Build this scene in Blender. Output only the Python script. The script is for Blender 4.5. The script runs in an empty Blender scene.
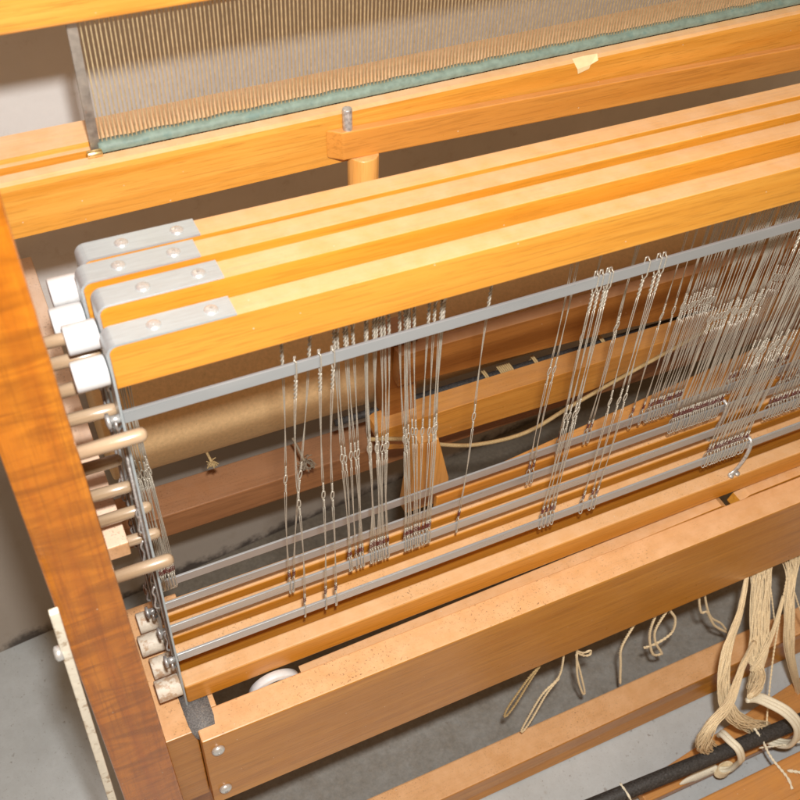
import bpy, bmesh, math, random
from mathutils import Vector, Matrix
random.seed(7)
sc = bpy.context.scene
COL = sc.collection

# ------------------------------------------------------------------ materials
def new_mat(name):
    m = bpy.data.materials.new(name); m.use_nodes = True
    nt = m.node_tree; b = nt.nodes['Principled BSDF']
    return m, nt, b
def N(nt, t, **kw):
    n = nt.nodes.new(t)
    for k, v in kw.items():
        if k in n.inputs.keys(): n.inputs[k].default_value = v
        else: setattr(n, k, v)
    return n
def ramp(nt, src, stops):
    r = nt.nodes.new('ShaderNodeValToRGB'); e = r.color_ramp.elements
    while len(e) < len(stops): e.new(.5)
    for i, (p, c) in enumerate(stops):
        e[i].position = p; e[i].color = (*c, 1) if len(c) == 3 else c
    nt.links.new(src, r.inputs[0]); return r
def mix(nt, fac, a, b, mode='MIX'):
    m = nt.nodes.new('ShaderNodeMix'); m.data_type = 'RGBA'; m.blend_type = mode
    for s, v in ((m.inputs[0], fac), (m.inputs[6], a), (m.inputs[7], b)):
        if hasattr(v, 'links') or isinstance(v, bpy.types.NodeSocket): nt.links.new(v, s)
        else: s.default_value = v if not isinstance(v, tuple) else (*v, 1)
    return m.outputs[2]
def math_(nt, op, a, b=0.):
    m = nt.nodes.new('ShaderNodeMath'); m.operation = op
    for i, v in enumerate((a, b)):
        if isinstance(v, bpy.types.NodeSocket): nt.links.new(v, m.inputs[i])
        else: m.inputs[i].default_value = v
    return m.outputs[0]
def noise(nt, vec, scale, detail=4, rough=.55, dist=0.):
    n = N(nt, 'ShaderNodeTexNoise', Scale=scale, Detail=detail, Roughness=rough, Distortion=dist)
    nt.links.new(vec, n.inputs['Vector']); return n.outputs['Fac']
def coords(nt, scale=(1, 1, 1), rot=(0, 0, 0)):
    t = nt.nodes.new('ShaderNodeTexCoord'); mp = nt.nodes.new('ShaderNodeMapping')
    mp.inputs['Scale'].default_value = scale; mp.inputs['Rotation'].default_value = rot
    oi = nt.nodes.new('ShaderNodeObjectInfo')
    ad = nt.nodes.new('ShaderNodeVectorMath'); ad.operation = 'ADD'
    sc_ = nt.nodes.new('ShaderNodeVectorMath'); sc_.operation = 'SCALE'; sc_.inputs['Scale'].default_value = 5.
    cb = nt.nodes.new('ShaderNodeCombineXYZ')
    for i in range(3): nt.links.new(oi.outputs['Random'], cb.inputs[i])
    nt.links.new(cb.outputs[0], sc_.inputs[0])
    nt.links.new(t.outputs['Object'], mp.inputs['Vector'])
    nt.links.new(mp.outputs[0], ad.inputs[0]); nt.links.new(sc_.outputs[0], ad.inputs[1])
    return ad.outputs[0], t.outputs['Object']

def wood(name, dark, light, axis='X', dustc=(.80, .62, .44), dust=.6, speck=.5, rough=.34, figure=0., coat=.35):
    """varnished timber: long grain along one axis, fine pores, settled dust and dirt specks on upward faces"""
    m, nt, b = new_mat(name)
    L = nt.links
    def ax(along, across): return {'X': (along, across, across), 'Y': (across, along, across), 'Z': (across, across, along)}[axis]
    v, raw = coords(nt, ax(3.5, 85)); g1 = noise(nt, v, 1., 6, .62, .5)          # growth rings seen as long lines
    vb, _ = coords(nt, ax(5, 16)); gb = noise(nt, vb, 1., 3, .5, .4)             # slow tone drift along the board
    v2, _ = coords(nt, ax(34, 900)); g2 = noise(nt, v2, 1., 3, .6)               # pores
    vf, _ = coords(nt, ax(15, 420)); g3 = noise(nt, vf, 1., 4, .65, .3)           # fine late wood lines
    mid = tuple((a + d) / 2 for a, d in zip(dark, light))
    c = ramp(nt, g1, [(.34, dark), (.50, mid), (.66, light)]).outputs[0]
    c = mix(nt, math_(nt, 'MULTIPLY', ramp(nt, gb, [(.35, (1, 1, 1)), (.65, (0, 0, 0))]).outputs[0], .42), c, tuple(x * .80 for x in dark))
    c = mix(nt, math_(nt, 'MULTIPLY', ramp(nt, g3, [(.53, (0, 0, 0)), (.60, (1, 1, 1))]).outputs[0], .42), c, tuple(x * .66 for x in dark))
    c = mix(nt, math_(nt, 'MULTIPLY', ramp(nt, g2, [(.32, (1, 1, 1)), (.42, (0, 0, 0))]).outputs[0], .25 if figure else .32), c, tuple(x * .50 for x in dark))
    if figure:
        v3, _ = coords(nt, {'X': (30, 3, 3), 'Y': (3, 30, 3), 'Z': (14, 14, 62)}[axis])
        f = noise(nt, v3, 1., 3, .5, 1.6)
        c = mix(nt, math_(nt, 'MULTIPLY', ramp(nt, f, [(.40, (0, 0, 0)), (.64, (1, 1, 1))]).outputs[0], figure), c, tuple(x * .45 for x in dark))
    # settled dust
    geo = nt.nodes.new('ShaderNodeNewGeometry'); sep = nt.nodes.new('ShaderNodeSeparateXYZ')
    L.new(geo.outputs['Normal'], sep.inputs[0])
    up = ramp(nt, sep.outputs['Z'], [(.55, (0, 0, 0)), (.95, (1, 1, 1))]).outputs[0]
    v4, _ = coords(nt, (1, 1, 1))
    dn = noise(nt, v4, 46., 5, .65)
    dm = math_(nt, 'MULTIPLY', up, math_(nt, 'MULTIPLY', ramp(nt, dn, [(.25, (.55, .55, .55)), (.7, (1, 1, 1))]).outputs[0], dust))
    c = mix(nt, dm, c, dustc)
    sp = noise(nt, v4, 520., 2, .6)
    big = noise(nt, v4, 11., 4, .7)
    thr = math_(nt, 'MULTIPLY', ramp(nt, sp, [(.60, (0, 0, 0)), (.70, (1, 1, 1))]).outputs[0],
                ramp(nt, big, [(.40, (0, 0, 0)), (.66, (1, 1, 1))]).outputs[0])
    c = mix(nt, math_(nt, 'MULTIPLY', math_(nt, 'MULTIPLY', thr, up), speck), c, (.16, .075, .03))
    # pale lint dots everywhere, sparse
    vo = N(nt, 'ShaderNodeTexVoronoi', Scale=95.); L.new(v4, vo.inputs['Vector'])
    vsel = nt.nodes.new('ShaderNodeSeparateXYZ'); L.new(vo.outputs['Color'], vsel.inputs[0])
    dot = math_(nt, 'MULTIPLY', math_(nt, 'LESS_THAN', vo.outputs['Distance'], .055), math_(nt, 'GREATER_THAN', vsel.outputs['X'], .80))
    c = mix(nt, math_(nt, 'MULTIPLY', dot, .6), c, (.75, .66, .52))
    L.new(c, b.inputs['Base Color'])
    rr = ramp(nt, dm, [(0, (rough,) * 3), (.6, (.62,) * 3)]).outputs[0]
    gl = math_(nt, 'ADD', rr, math_(nt, 'MULTIPLY', math_(nt, 'SUBTRACT', noise(nt, v4, 60., 5, .7), .5), .35))
    L.new(gl, b.inputs['Roughness'])
    b.inputs['Coat Weight'].default_value = coat
    b.inputs['Coat Roughness'].default_value = .22
    bp = N(nt, 'ShaderNodeBump', Strength=.22, Distance=.0006)
    L.new(g2, bp.inputs['Height']); L.new(bp.outputs[0], b.inputs['Normal'])
    return m

def simple(name, col, rough=.5, metal=0., nscale=200., var=.15, bump=.0, spots=None, vec=(1, 1, 1), rv=.1):
    m, nt, b = new_mat(name)
    v, _ = coords(nt, vec)
    n = noise(nt, v, nscale, 4, .6)
    c = ramp(nt, n, [(.3, tuple(x * (1 - var) for x in col)), (.7, tuple(min(1, x * (1 + var)) for x in col))]).outputs[0]
    if spots:
        sc_, sz, amt, lo = spots
        s = noise(nt, v, sz, 4, .65)
        c = mix(nt, math_(nt, 'MULTIPLY', ramp(nt, s, [(lo, (0, 0, 0)), (lo + .1, (1, 1, 1))]).outputs[0], amt), c, sc_)
    nt.links.new(c, b.inputs['Base Color'])
    r = ramp(nt, n, [(.3, (max(0, rough - rv),) * 3), (.7, (min(1, rough + rv),) * 3)]).outputs[0]
    nt.links.new(r, b.inputs['Roughness'])
    b.inputs['Metallic'].default_value = metal
    if bump:
        bp = N(nt, 'ShaderNodeBump', Strength=.5, Distance=bump)
        nt.links.new(n, bp.inputs['Height']); nt.links.new(bp.outputs[0], b.inputs['Normal'])
    return m

W_SHAFT = wood('shaft_wood', (.68, .28, .026), (.78, .37, .052), 'X', dustc=(.78, .55, .35), dust=.62, speck=.12)
W_LOW = wood('dusty_shaft_wood', (.60, .24, .02), (.74, .33, .045), 'X', dustc=(.82, .52, .29), dust=.85, speck=.7)
W_BEAM = wood('beam_wood', (.50, .195, .018), (.63, .28, .038), 'X', dustc=(.88, .54, .29), dust=.85, speck=.8)
W_BEAT = wood('beater_wood', (.66, .27, .030), (.86, .43, .085), 'X', dustc=(.86, .62, .40), dust=.7, speck=.2)
W_STRIP = wood('strip_wood', (.62, .24, .035), (.74, .32, .06), 'X', dustc=(.82, .5, .26), dust=.3, speck=.1)
W_POST = wood('post_wood', (.48, .135, .004), (.64, .22, .010), 'Z', dust=.3, speck=.1, figure=.6, rough=.26, coat=.55)
W_BOARD = wood('board_wood', (.66, .36, .16), (.78, .46, .24), 'Y', dustc=(.93, .70, .54), dust=.95, speck=.9)
W_PEG = wood('peg_wood', (.37, .255, .15), (.48, .345, .22), 'X', dustc=(.7, .55, .40), dust=.3, speck=.2, rough=.22, coat=.8)
W_RED = wood('reddish_wood', (.36, .15, .055), (.50, .22, .085), 'X', dustc=(.45, .24, .13), dust=.6, speck=.8)
W_DARKF = wood('brown_wood', (.34, .125, .025), (.44, .18, .04), 'X', dustc=(.50, .27, .14), dust=.7, speck=.5)
W_ORANGE = wood('orange_wood', (.62, .25, .035), (.76, .35, .065), 'X', dustc=(.50, .27, .13), dust=.5, speck=.5)  # browner top colour paints in the shade on the lower rail's top
W_FOOT = wood('foot_wood', (.70, .32, .07), (.82, .42, .12), 'Z', dust=.2, speck=.1)
END = simple('end_grain', (.52, .29, .10), .7, nscale=400, var=.25, bump=.0003)
ALU = simple('aluminium', (.56, .63, .66), .42, .5, nscale=600, var=.08, vec=(.1, 1, 1), rv=.08)
BARM = simple('heddle_bar_steel', (.50, .53, .55), .32, .55, nscale=60, var=.05, vec=(.2, 1, 1), spots=((.62, .63, .63), 25, .3, .58))
STEEL = simple('worn_steel', (.58, .57, .55), .42, .6, nscale=500, var=.3, spots=((.18, .13, .10), 120, .5, .56))
SCREW = simple('screw_steel', (.72, .73, .72), .32, .6, nscale=900, var=.1)
WIRE = simple('heddle_wire', (.58, .54, .46), .42, .5, nscale=900, var=.2)
MAROON = simple('maroon_enamel', (.11, .022, .018), .45, nscale=900, var=.3)
WHITE = simple('white_nylon', (.70, .71, .71), .42, nscale=300, var=.04, spots=((.50, .42, .32), 60, .35, .62))
DIRTYW = simple('grimy_nylon', (.74, .66, .54), .5, nscale=300, var=.1, spots=((.44, .25, .12), 110, .7, .50))
RUBBER = simple('dusty_rubber', (.17, .165, .16), .8, nscale=700, var=.5, bump=.0003, spots=((.32, .28, .23), 500, .7, .56))
ROD = simple('black_rod_paint', (.04, .038, .036), .6, nscale=500, var=.6, bump=.0003, spots=((.12, .12, .13), 350, .5, .56))
PAPER = simple('kraft_paper', (.72, .49, .25), .62, nscale=260, var=.10, bump=.0002, spots=((.30, .17, .07), 620, .35, .60))
TEAL = simple('teal_cloth_tape', (.20, .27, .225), .6, nscale=160, var=.2, bump=.0003, spots=((.13, .22, .20), 90, .6, .56))
MASK = simple('masking_tape', (.80, .64, .36), .6, nscale=200, var=.06)
REEDM = simple('reed_wire', (.54, .44, .26), .38, .5, nscale=300, var=.2)
REEDEND = simple('reed_end_plate', (.36, .33, .29), .45, .7, nscale=130, var=.3, spots=((.45, .22, .12), 90, .5, .60))
BRASS = simple('brass', (.78, .60, .28), .3, .9)
YARN = simple('linen_yarn', (.84, .68, .44), .85, nscale=800, var=.22, bump=.0004)
YDARK = simple('tan_cord', (.50, .36, .17), .85, nscale=800, var=.3, bump=.0004)
CORD = simple('cream_cotton_cord', (.83, .78, .62), .85, nscale=700, var=.1, bump=.0006)
GREYY = simple('grey_yarn', (.30, .24, .17), .9, nscale=800, var=.3)
CREAM = simple('cream_paint', (.82, .77, .64), .5, nscale=150, var=.08, bump=.0002, spots=((.34, .22, .11), 130, .7, .55))

def floor_mat():
    m, nt, b = new_mat('painted_concrete'); v, _ = coords(nt)
    n = noise(nt, v, 9, 6, .65)
    c = ramp(nt, n, [(.3, (.48, .52, .53)), (.7, (.60, .65, .67))]).outputs[0]
    s = noise(nt, v, 16, 5, .6, .6)
    c = mix(nt, math_(nt, 'MULTIPLY', ramp(nt, s, [(.66, (0, 0, 0)), (.72, (1, 1, 1))]).outputs[0], .45), c, (.30, .24, .17))
    gr = noise(nt, v, 420, 3, .7)
    c = mix(nt, math_(nt, 'MULTIPLY', ramp(nt, gr, [(.64, (0, 0, 0)), (.68, (1, 1, 1))]).outputs[0], .5), c, (.20, .17, .13))
    fs = noise(nt, v, 75, 6, .8)
    c = mix(nt, math_(nt, 'MULTIPLY', ramp(nt, fs, [(.3, (1, 1, 1)), (.7, (0, 0, 0))]).outputs[0], .22), c, (.30, .30, .28))
    s2 = noise(nt, v, 120, 3, .6)
    c = mix(nt, math_(nt, 'MULTIPLY', ramp(nt, s2, [(.66, (0, 0, 0)), (.72, (1, 1, 1))]).outputs[0], .55), c, (.15, .11, .08))
    # grimy band of black mould along the wall base (the stain keeps its own ragged shape)
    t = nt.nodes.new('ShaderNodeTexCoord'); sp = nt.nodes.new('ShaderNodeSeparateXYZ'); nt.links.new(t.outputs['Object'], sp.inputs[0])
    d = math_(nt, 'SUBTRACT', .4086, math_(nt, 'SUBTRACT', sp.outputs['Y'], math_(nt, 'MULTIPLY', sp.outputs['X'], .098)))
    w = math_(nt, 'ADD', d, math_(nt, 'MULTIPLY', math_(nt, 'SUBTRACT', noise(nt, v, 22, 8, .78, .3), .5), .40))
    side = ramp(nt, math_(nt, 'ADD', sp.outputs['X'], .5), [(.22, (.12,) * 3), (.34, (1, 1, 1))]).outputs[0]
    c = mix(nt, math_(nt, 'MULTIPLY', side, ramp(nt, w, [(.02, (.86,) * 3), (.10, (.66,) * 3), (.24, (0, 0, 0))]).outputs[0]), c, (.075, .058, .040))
    ed = math_(nt, 'MULTIPLY', math_(nt, 'SUBTRACT', noise(nt, v, 30, 6, .75), .5), .05)  # front beam's shade painted into the floor colour behind the foot rail, mottled
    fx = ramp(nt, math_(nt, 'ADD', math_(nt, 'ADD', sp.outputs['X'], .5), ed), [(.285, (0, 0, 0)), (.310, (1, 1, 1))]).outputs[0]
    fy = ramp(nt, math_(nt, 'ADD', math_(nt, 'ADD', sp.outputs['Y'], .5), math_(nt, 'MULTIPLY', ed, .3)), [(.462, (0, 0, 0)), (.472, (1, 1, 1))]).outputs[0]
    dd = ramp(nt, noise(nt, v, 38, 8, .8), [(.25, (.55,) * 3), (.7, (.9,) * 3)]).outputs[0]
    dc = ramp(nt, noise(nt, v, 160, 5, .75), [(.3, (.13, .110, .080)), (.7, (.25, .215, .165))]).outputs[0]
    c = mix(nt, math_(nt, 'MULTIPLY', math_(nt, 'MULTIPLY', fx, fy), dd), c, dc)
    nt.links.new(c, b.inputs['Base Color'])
    b.inputs['Roughness'].default_value = .55
    bp = N(nt, 'ShaderNodeBump', Strength=.4, Distance=.001); nt.links.new(noise(nt, v, 60, 5, .6), bp.inputs['Height']); nt.links.new(bp.outputs[0], b.inputs['Normal'])
    return m
def wall_mat():
    m, nt, b = new_mat('plaster_wall'); v, _ = coords(nt)
    n = noise(nt, v, 6, 6, .6)
    c = ramp(nt, n, [(.3, (.64, .625, .61)), (.7, (.76, .745, .73))]).outputs[0]
    s = noise(nt, v, 40, 5, .7)
    c = mix(nt, math_(nt, 'MULTIPLY', ramp(nt, s, [(.58, (0, 0, 0)), (.7, (1, 1, 1))]).outputs[0], .25), c, (.40, .33, .26))
    t = nt.nodes.new('ShaderNodeTexCoord'); sp = nt.nodes.new('ShaderNodeSeparateXYZ'); nt.links.new(t.outputs['Object'], sp.inputs[0])
    dz = math_(nt, 'ADD', math_(nt, 'ADD', sp.outputs['Z'], .5), math_(nt, 'MULTIPLY', math_(nt, 'SUBTRACT', noise(nt, v, 7, 7, .7), .5), .30))  # lower wall browned in the colour itself, standing in for the loom's shade
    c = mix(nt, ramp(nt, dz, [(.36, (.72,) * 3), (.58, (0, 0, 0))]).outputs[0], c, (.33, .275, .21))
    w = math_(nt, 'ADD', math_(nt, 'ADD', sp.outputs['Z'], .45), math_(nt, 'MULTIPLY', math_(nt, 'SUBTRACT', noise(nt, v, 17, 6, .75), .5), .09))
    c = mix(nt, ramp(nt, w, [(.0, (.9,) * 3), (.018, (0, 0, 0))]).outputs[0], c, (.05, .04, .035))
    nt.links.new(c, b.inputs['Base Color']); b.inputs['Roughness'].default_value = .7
    bp = N(nt, 'ShaderNodeBump', Strength=.3, Distance=.001); nt.links.new(noise(nt, v, 90, 5, .6), bp.inputs['Height']); nt.links.new(bp.outputs[0], b.inputs['Normal'])
    return m

# ------------------------------------------------------------------ mesh helpers
def bx(bm, x0, x1, y0, y1, z0, z1, bev=.0012, mat=0, seg=2):
    r = bmesh.ops.create_cube(bm, size=1)
    vs = r['verts']
    for v in vs:
        v.co = Vector(((x0 + x1) / 2 + v.co.x * (x1 - x0), (y0 + y1) / 2 + v.co.y * (y1 - y0), (z0 + z1) / 2 + v.co.z * (z1 - z0)))
    fs = list({f for v in vs for f in v.link_faces})
    for f in fs: f.material_index = mat
    if bev:
        es = list({e for v in vs for e in v.link_edges})
        bmesh.ops.bevel(bm, geom=es, offset=bev, segments=seg, profile=.5, affect='EDGES', material=-1)
def hexa(bm, lo, hi, bev=.001):
    """eight-corner block: lo and hi are four corners each (same winding)"""
    vs = [bm.verts.new(p) for p in lo] + [bm.verts.new(p) for p in hi]
    fs = [bm.faces.new([vs[3], vs[2], vs[1], vs[0]]), bm.faces.new(vs[4:])]
    for i in range(4):
        j = (i + 1) % 4; fs.append(bm.faces.new([vs[i], vs[j], vs[4 + j], vs[4 + i]]))
    es = list({e for v in vs for e in v.link_edges})
    if bev: bmesh.ops.bevel(bm, geom=es, offset=bev, segments=2, profile=.5, affect='EDGES')
def prism(bm, pts, y0, y1, axis='Y', bev=.0008):
    """polygon given in XZ (or XY when axis is Z) pushed out along the axis"""
    f = (lambda a, b, t: (a, t, b)) if axis == 'Y' else (lambda a, b, t: (a, b, t))
    a = [bm.verts.new(f(p[0], p[1], y0)) for p in pts]; b = [bm.verts.new(f(p[0], p[1], y1)) for p in pts]
    bm.faces.new(a); bm.faces.new(b[::-1]); es = []
    for i in range(len(pts)):
        j = (i + 1) % len(pts); bm.faces.new([a[j], a[i], b[i], b[j]])
    if bev:
        es = [e for e in bm.edges if (e.verts[0] in a and e.verts[1] in a) or (e.verts[0] in b and e.verts[1] in b)]
        bmesh.ops.bevel(bm, geom=es, offset=bev, segments=2, profile=.5, affect='EDGES')
def tube(bm, pts, r, n=6, mat=0, cap=True, flat=1.):
    pts = [Vector(p) for p in pts]; rings = []
    prev = None
    for i, p in enumerate(pts):
        d = (pts[min(i + 1, len(pts) - 1)] - pts[max(i - 1, 0)])
        if d.length < 1e-9: d = Vector((0, 0, 1))
        d.normalize()
        if prev is None:
            u = d.orthogonal().normalized()
        else:
            u = (prev - d * prev.dot(d))
            u = u.normalized() if u.length > 1e-6 else d.orthogonal().normalized()
        prev = u; w = d.cross(u)
        rr = r[i] if isinstance(r, (list, tuple)) else r
        rings.append([bm.verts.new(p + (u * math.cos(2 * math.pi * k / n) + w * math.sin(2 * math.pi * k / n) * flat) * rr) for k in range(n)])
    for a, b in zip(rings, rings[1:]):
        for k in range(n):
            f = bm.faces.new([a[k], a[(k + 1) % n], b[(k + 1) % n], b[k]]); f.material_index = mat; f.smooth = True
    if cap:
        bm.faces.new(rings[0][::-1]).material_index = mat; bm.faces.new(rings[-1]).material_index = mat
def cyl(bm, a, b, r, n=24, bev=0., mat=0):
    a, b = Vector(a), Vector(b); d = (b - a).normalized()
    if bev:
        tube(bm, [a, a + d * 1e-5, a + d * bev * .3, a + d * bev, b - d * bev, b - d * bev * .3, b - d * 1e-5, b],
             [r * .01, r - bev, r - bev * .3, r, r, r - bev * .3, r - bev, r * .01], n, mat)
    else: tube(bm, [a, b], r, n, mat)
def smooth_path(pts, k=6):
    P = [Vector(p) for p in pts]; out = []
    for i in range(len(P) - 1):
        p0, p1, p2, p3 = P[max(i - 1, 0)], P[i], P[i + 1], P[min(i + 2, len(P) - 1)]
        for j in range(k):
            t = j / k
            out.append(.5 * ((2 * p1) + (p2 - p0) * t + (2 * p0 - 5 * p1 + 4 * p2 - p3) * t * t + (3 * p1 - p0 - 3 * p2 + p3) * t ** 3))
    out.append(P[-1]); return out
def obj(name, bm, mats, parent=None, off=(0, 0, 0), smooth=False):
    """link the mesh; geometry was written in world space, 'off' is the parent's base"""
    bmesh.ops.recalc_face_normals(bm, faces=bm.faces)
    me = bpy.data.meshes.new(name)
    if off != (0, 0, 0): bmesh.ops.translate(bm, verts=bm.verts, vec=-Vector(off))
    bm.to_mesh(me); bm.free()
    if not isinstance(mats, (list, tuple)): mats = [mats]
    for m in mats: me.materials.append(m)
    if smooth:
        for p in me.polygons: p.use_smooth = True
    o = bpy.data.objects.new(name, me); COL.objects.link(o)
    if parent: o.parent = parent
    return o
def tag(o, label=None, cat=None, group=None, kind=None):
    for k, v in (('label', label), ('category', cat), ('group', group), ('kind', kind)):
        if v: o[k] = v
    return o
def thing(name, label, cat, loc, group=None):
    o = bpy.data.objects.new(name, None); COL.objects.link(o); o.location = loc; o.empty_display_size = .02
    return tag(o, label, cat, group)
def single(name, bm, mats, label, cat, loc=(0, 0, 0), group=None, smooth=False):
    o = obj(name, bm, mats, None, loc, smooth); o.location = loc
    return tag(o, label, cat, group)
def B(): return bmesh.new()

# ------------------------------------------------------------------ setting
bm = B(); v = [bm.verts.new(p) for p in ((-3, -3, -.45), (4, -3, -.45), (4, 1.2, -.45), (-3, 1.2, -.45))]; bm.faces.new(v)
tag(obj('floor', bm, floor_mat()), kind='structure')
bm = B()
yw = lambda x: .4091 + .098 * x
hexa(bm, [(-3, yw(-3), -.5), (4, yw(4), -.5), (4, yw(4) + .1, -.5), (-3, yw(-3) + .1, -.5)],
     [(-3, yw(-3), 2.2), (4, yw(4), 2.2), (4, yw(4) + .1, 2.2), (-3, yw(-3) + .1, 2.2)], 0)
tag(single('plaster_wall', bm, wall_mat(), 'pale plaster room wall behind the whole loom', 'wall'), kind='structure')

# ------------------------------------------------------------------ loom frame
LB = (-.25, .0, -.45)
loom = thing('loom_frame', 'orange brown wooden loom frame with tall side post and screwed front beam', 'loom frame', LB)
def P(name, bm, m, parent=None, smooth=False): return obj(name, bm, m, parent or loom, LB, smooth)
bm = B()
hexa(bm, [(-.2735, -.06, -.45), (-.2215, -.06, -.45), (-.2215, .12, -.45), (-.2735, .12, -.45)],
     [(-.2705, -.06, .72), (-.2365, -.06, .72), (-.2365, .12, .72), (-.2705, .12, .72)], .0022)
P('side_post', bm, W_POST)
bm = B(); bx(bm, -.198, .80, -.05, -.0205, -.2, -.07, .0015); beam = P('front_beam', bm, W_BEAM)
for zz in (-.0925, -.173):
    bm = B(); tube(bm, [(-.1855, -.0498, zz), (-.1855, -.0522, zz), (-.1855, -.0538, zz), (-.1855, -.0546, zz), (-.1855, -.0548, zz)], [.0062, .0060, .0046, .0022, .0003], 24)
    tube(bm, [(-.1855, -.0547, zz), (-.1855, -.0551, zz)], .0016, 6, 1)
    obj('screw', bm, [SCREW, STEEL], beam, LB)
bm = B()
bx(bm, -.2285, -.1985, -.0365, .11, -.2, -.071, .001); bx(bm, -.1983, -.175, -.020, .11, -.2, -.0715, .001)
cb_ = P('corner_block', bm, W_BEAM)
bm = B(); prism(bm, [(-.2185, -.15), (-.1985, -.15), (-.1985, -.0685), (-.2185, -.0685)], -.04, -.0367, bev=0)
bm.free()
bm = B()   # rubber saddle bent over the rail
pr = [(-.0, -.0675), (-.030, -.0675), (-.0375, -.0700), (-.0405, -.0765), (-.041, -.0840)]
for i in range(len(pr) - 1):
    (ya, za), (yb, zb) = pr[i], pr[i + 1]
w = [(-.2045, -.1800), (-.2040, -.1805), (-.2030, -.1820), (-.2005, -.1850), (-.1965, -.1890)]
top = [[bm.verts.new((x, y, z)) for x in (a, (a + b) / 2, b)] for (y, z), (a, b) in zip(pr, w)]
bot = [[bm.verts.new((x, y + (.0 if i < 2 else .003), z - .0035)) for x in (a, (a + b) / 2, b)] for i, ((y, z), (a, b)) in enumerate(zip(pr, w))]
for g, fl in ((top, 0), (bot, 1)):
    for i in range(len(g) - 1):
        for j in range(2): bm.faces.new([g[i][j], g[i][j + 1], g[i + 1][j + 1], g[i + 1][j]])
n_ = len(top) - 1
for i in range(n_):
    for j in (0, 2): bm.faces.new([top[i][j], top[i + 1][j], bot[i + 1][j], bot[i][j]])
for j in range(2):
    for i in (0, n_): bm.faces.new([top[i][j], top[i][j + 1], bot[i][j + 1], bot[i][j]])
P('rubber_pad', bm, RUBBER, cb_, True)
bm = B(); bx(bm, -.2275, -.19, .0, .05, -.449, -.2005, .001); P('leg', bm, W_RED)
bm = B()
hexa(bm, [(-.2295, .004, .150), (-.2128, .004, .150), (-.2115, .372, .150), (-.2295, .372, .150)],
     [(-.2295, .004, .165), (-.2128, .004, .165), (-.2115, .372, .165), (-.2295, .372, .165)], .001)
P('side_rail', bm, W_BOARD)
# dowel pegs standing out of the post
for y, z, xt, r in ((.030, .3475, -.2050, .0042), (.030, .3290, -.1990, .0045), (.011, .3225, -.1985, .0045), (.011, .2960, -.1985, .0045),
                    (-.036, .3145, -.1895, .0047), (.012, .2462, -.2035, .0045), (.012, .2168, -.2005, .0045), (.012, .1880, -.1905, .0045),
                    (.012, .1560, -.1885, .0045), (-.036, .1835, -.1890, .0047)):
    bm = B()
    j = random.uniform(-.0008, .0008)
    tube(bm, [(-.2365, y, z - j), (xt - .004, y, z + j), (xt - .0015, y, z + j), (xt, y, z + j), (xt + .0006, y, z + j)], [r, r, r * .88, r * .5, .0003], 16)
    P('peg', bm, W_PEG, None, True)
# low timber across the floor in front
bm = B(); hexa(bm, [(-.23, -.0700, -.448), (.9, -.0740, -.448), (.9, -.030, -.448), (-.23, -.030, -.448)],
               [(-.23, -.0680, -.402), (.9, -.0640, -.402), (.9, -.030, -.402), (-.23, -.030, -.402)], .002)
P('foot_rail', bm, W_BEAM)
bm = B(); bx(bm, -.235, .90, .26, .307, -.178, -.1405, .0015); P('back_rail', bm, W_RED)

# breast assembly seen through the heddles
bm = B(); prism(bm, [(.100, .0775), (.80, .066), (.80, -.02), (.3825, .017), (.1252, .034), (.100, .034)], .19, .2055)
P('breast_rail', bm, W_DARKF)
bm = B(); prism(bm, [(.093, .090), (.1285, .090), (.1320, -.030), (.0945, -.030)], .207, .235); P('upright', bm, W_DARKF)
bm = B()
arc = [(.342, -.0757), (.372, -.0722), (.400, -.0640), (.425, -.0570), (.46, -.0530), (.80, -.0500)]
prism(bm, [(.080, -.030), (.086, -.0262), (.80, -.036 + .006)] + arc[::-1] + [(.1573, -.0695), (.110, -.0680), (.092, -.0620), (.082, -.0500), (.079, -.038)], .19, .2185)
P('lower_rail', bm, W_ORANGE)
bm = B(); prism(bm, [(.0955, .012), (.1185, .008), (.136, -.062), (.1385, -.10), (.086, -.10), (.0905, -.05)], .128, .146); P('wedge_foot', bm, W_FOOT)

# treadle lamms between the front beam and the shafts
def lamm(name, lab, pts, y0, y1, mat, loc):
    b_ = B(); prism(b_, pts, y0, y1, bev=.0012); return single(name, b_, mat, lab, 'lamm', loc, 'lamms under the shafts')
lamm('lamm', 'thin tapered wooden lamm under the front shaft, ending near the middle', [(-.091, -.101), (.396, -.098), (.4055, -.088), (.4035, -.076), (.396, -.0718), (-.091, -.087)], -.0185, -.0045, W_LOW, (-.098, -.0115, -.101))
lamm('lamm', 'thin wooden lamm with rounded left end at the right edge', [(.424, -.098), (.80, -.096), (.80, -.066), (.436, -.0720), (.424, -.0775), (.419, -.088)], -.0185, -.0045, W_LOW, (.42, -.0115, -.098))
bm = B()
hexa(bm, [(.100, .089, -.085), (.80, .089, -.085), (.80, .168, -.085), (.100, .096, -.085)], [(.100, .089, -.034), (.80, .089, -.034), (.80, .168, -.034), (.100, .096, -.034)], .0015)
single('lamm', bm, W_ORANGE, 'broad orange wedge shaped lamm just behind the rearmost shaft', 'lamm', (.1, .09, -.085), 'lamms under the shafts')
# pulley
bm = B(); pz = -.0905
tube(bm, [(-.1185, y, pz) for y in (-.0160, -.0163, -.0193, -.0197, -.0197, -.0190, -.0122, -.0116, -.0116)], [.0030, .0170, .0185, .0193, .0238, .0250, .0250, .0238, .0030], 56, cap=False)
o = single('pulley_wheel', bm, WHITE, 'white plastic pulley wheel between front beam and front shaft', 'pulley', (-.1185, -.01, -.0905), smooth=True)

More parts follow.
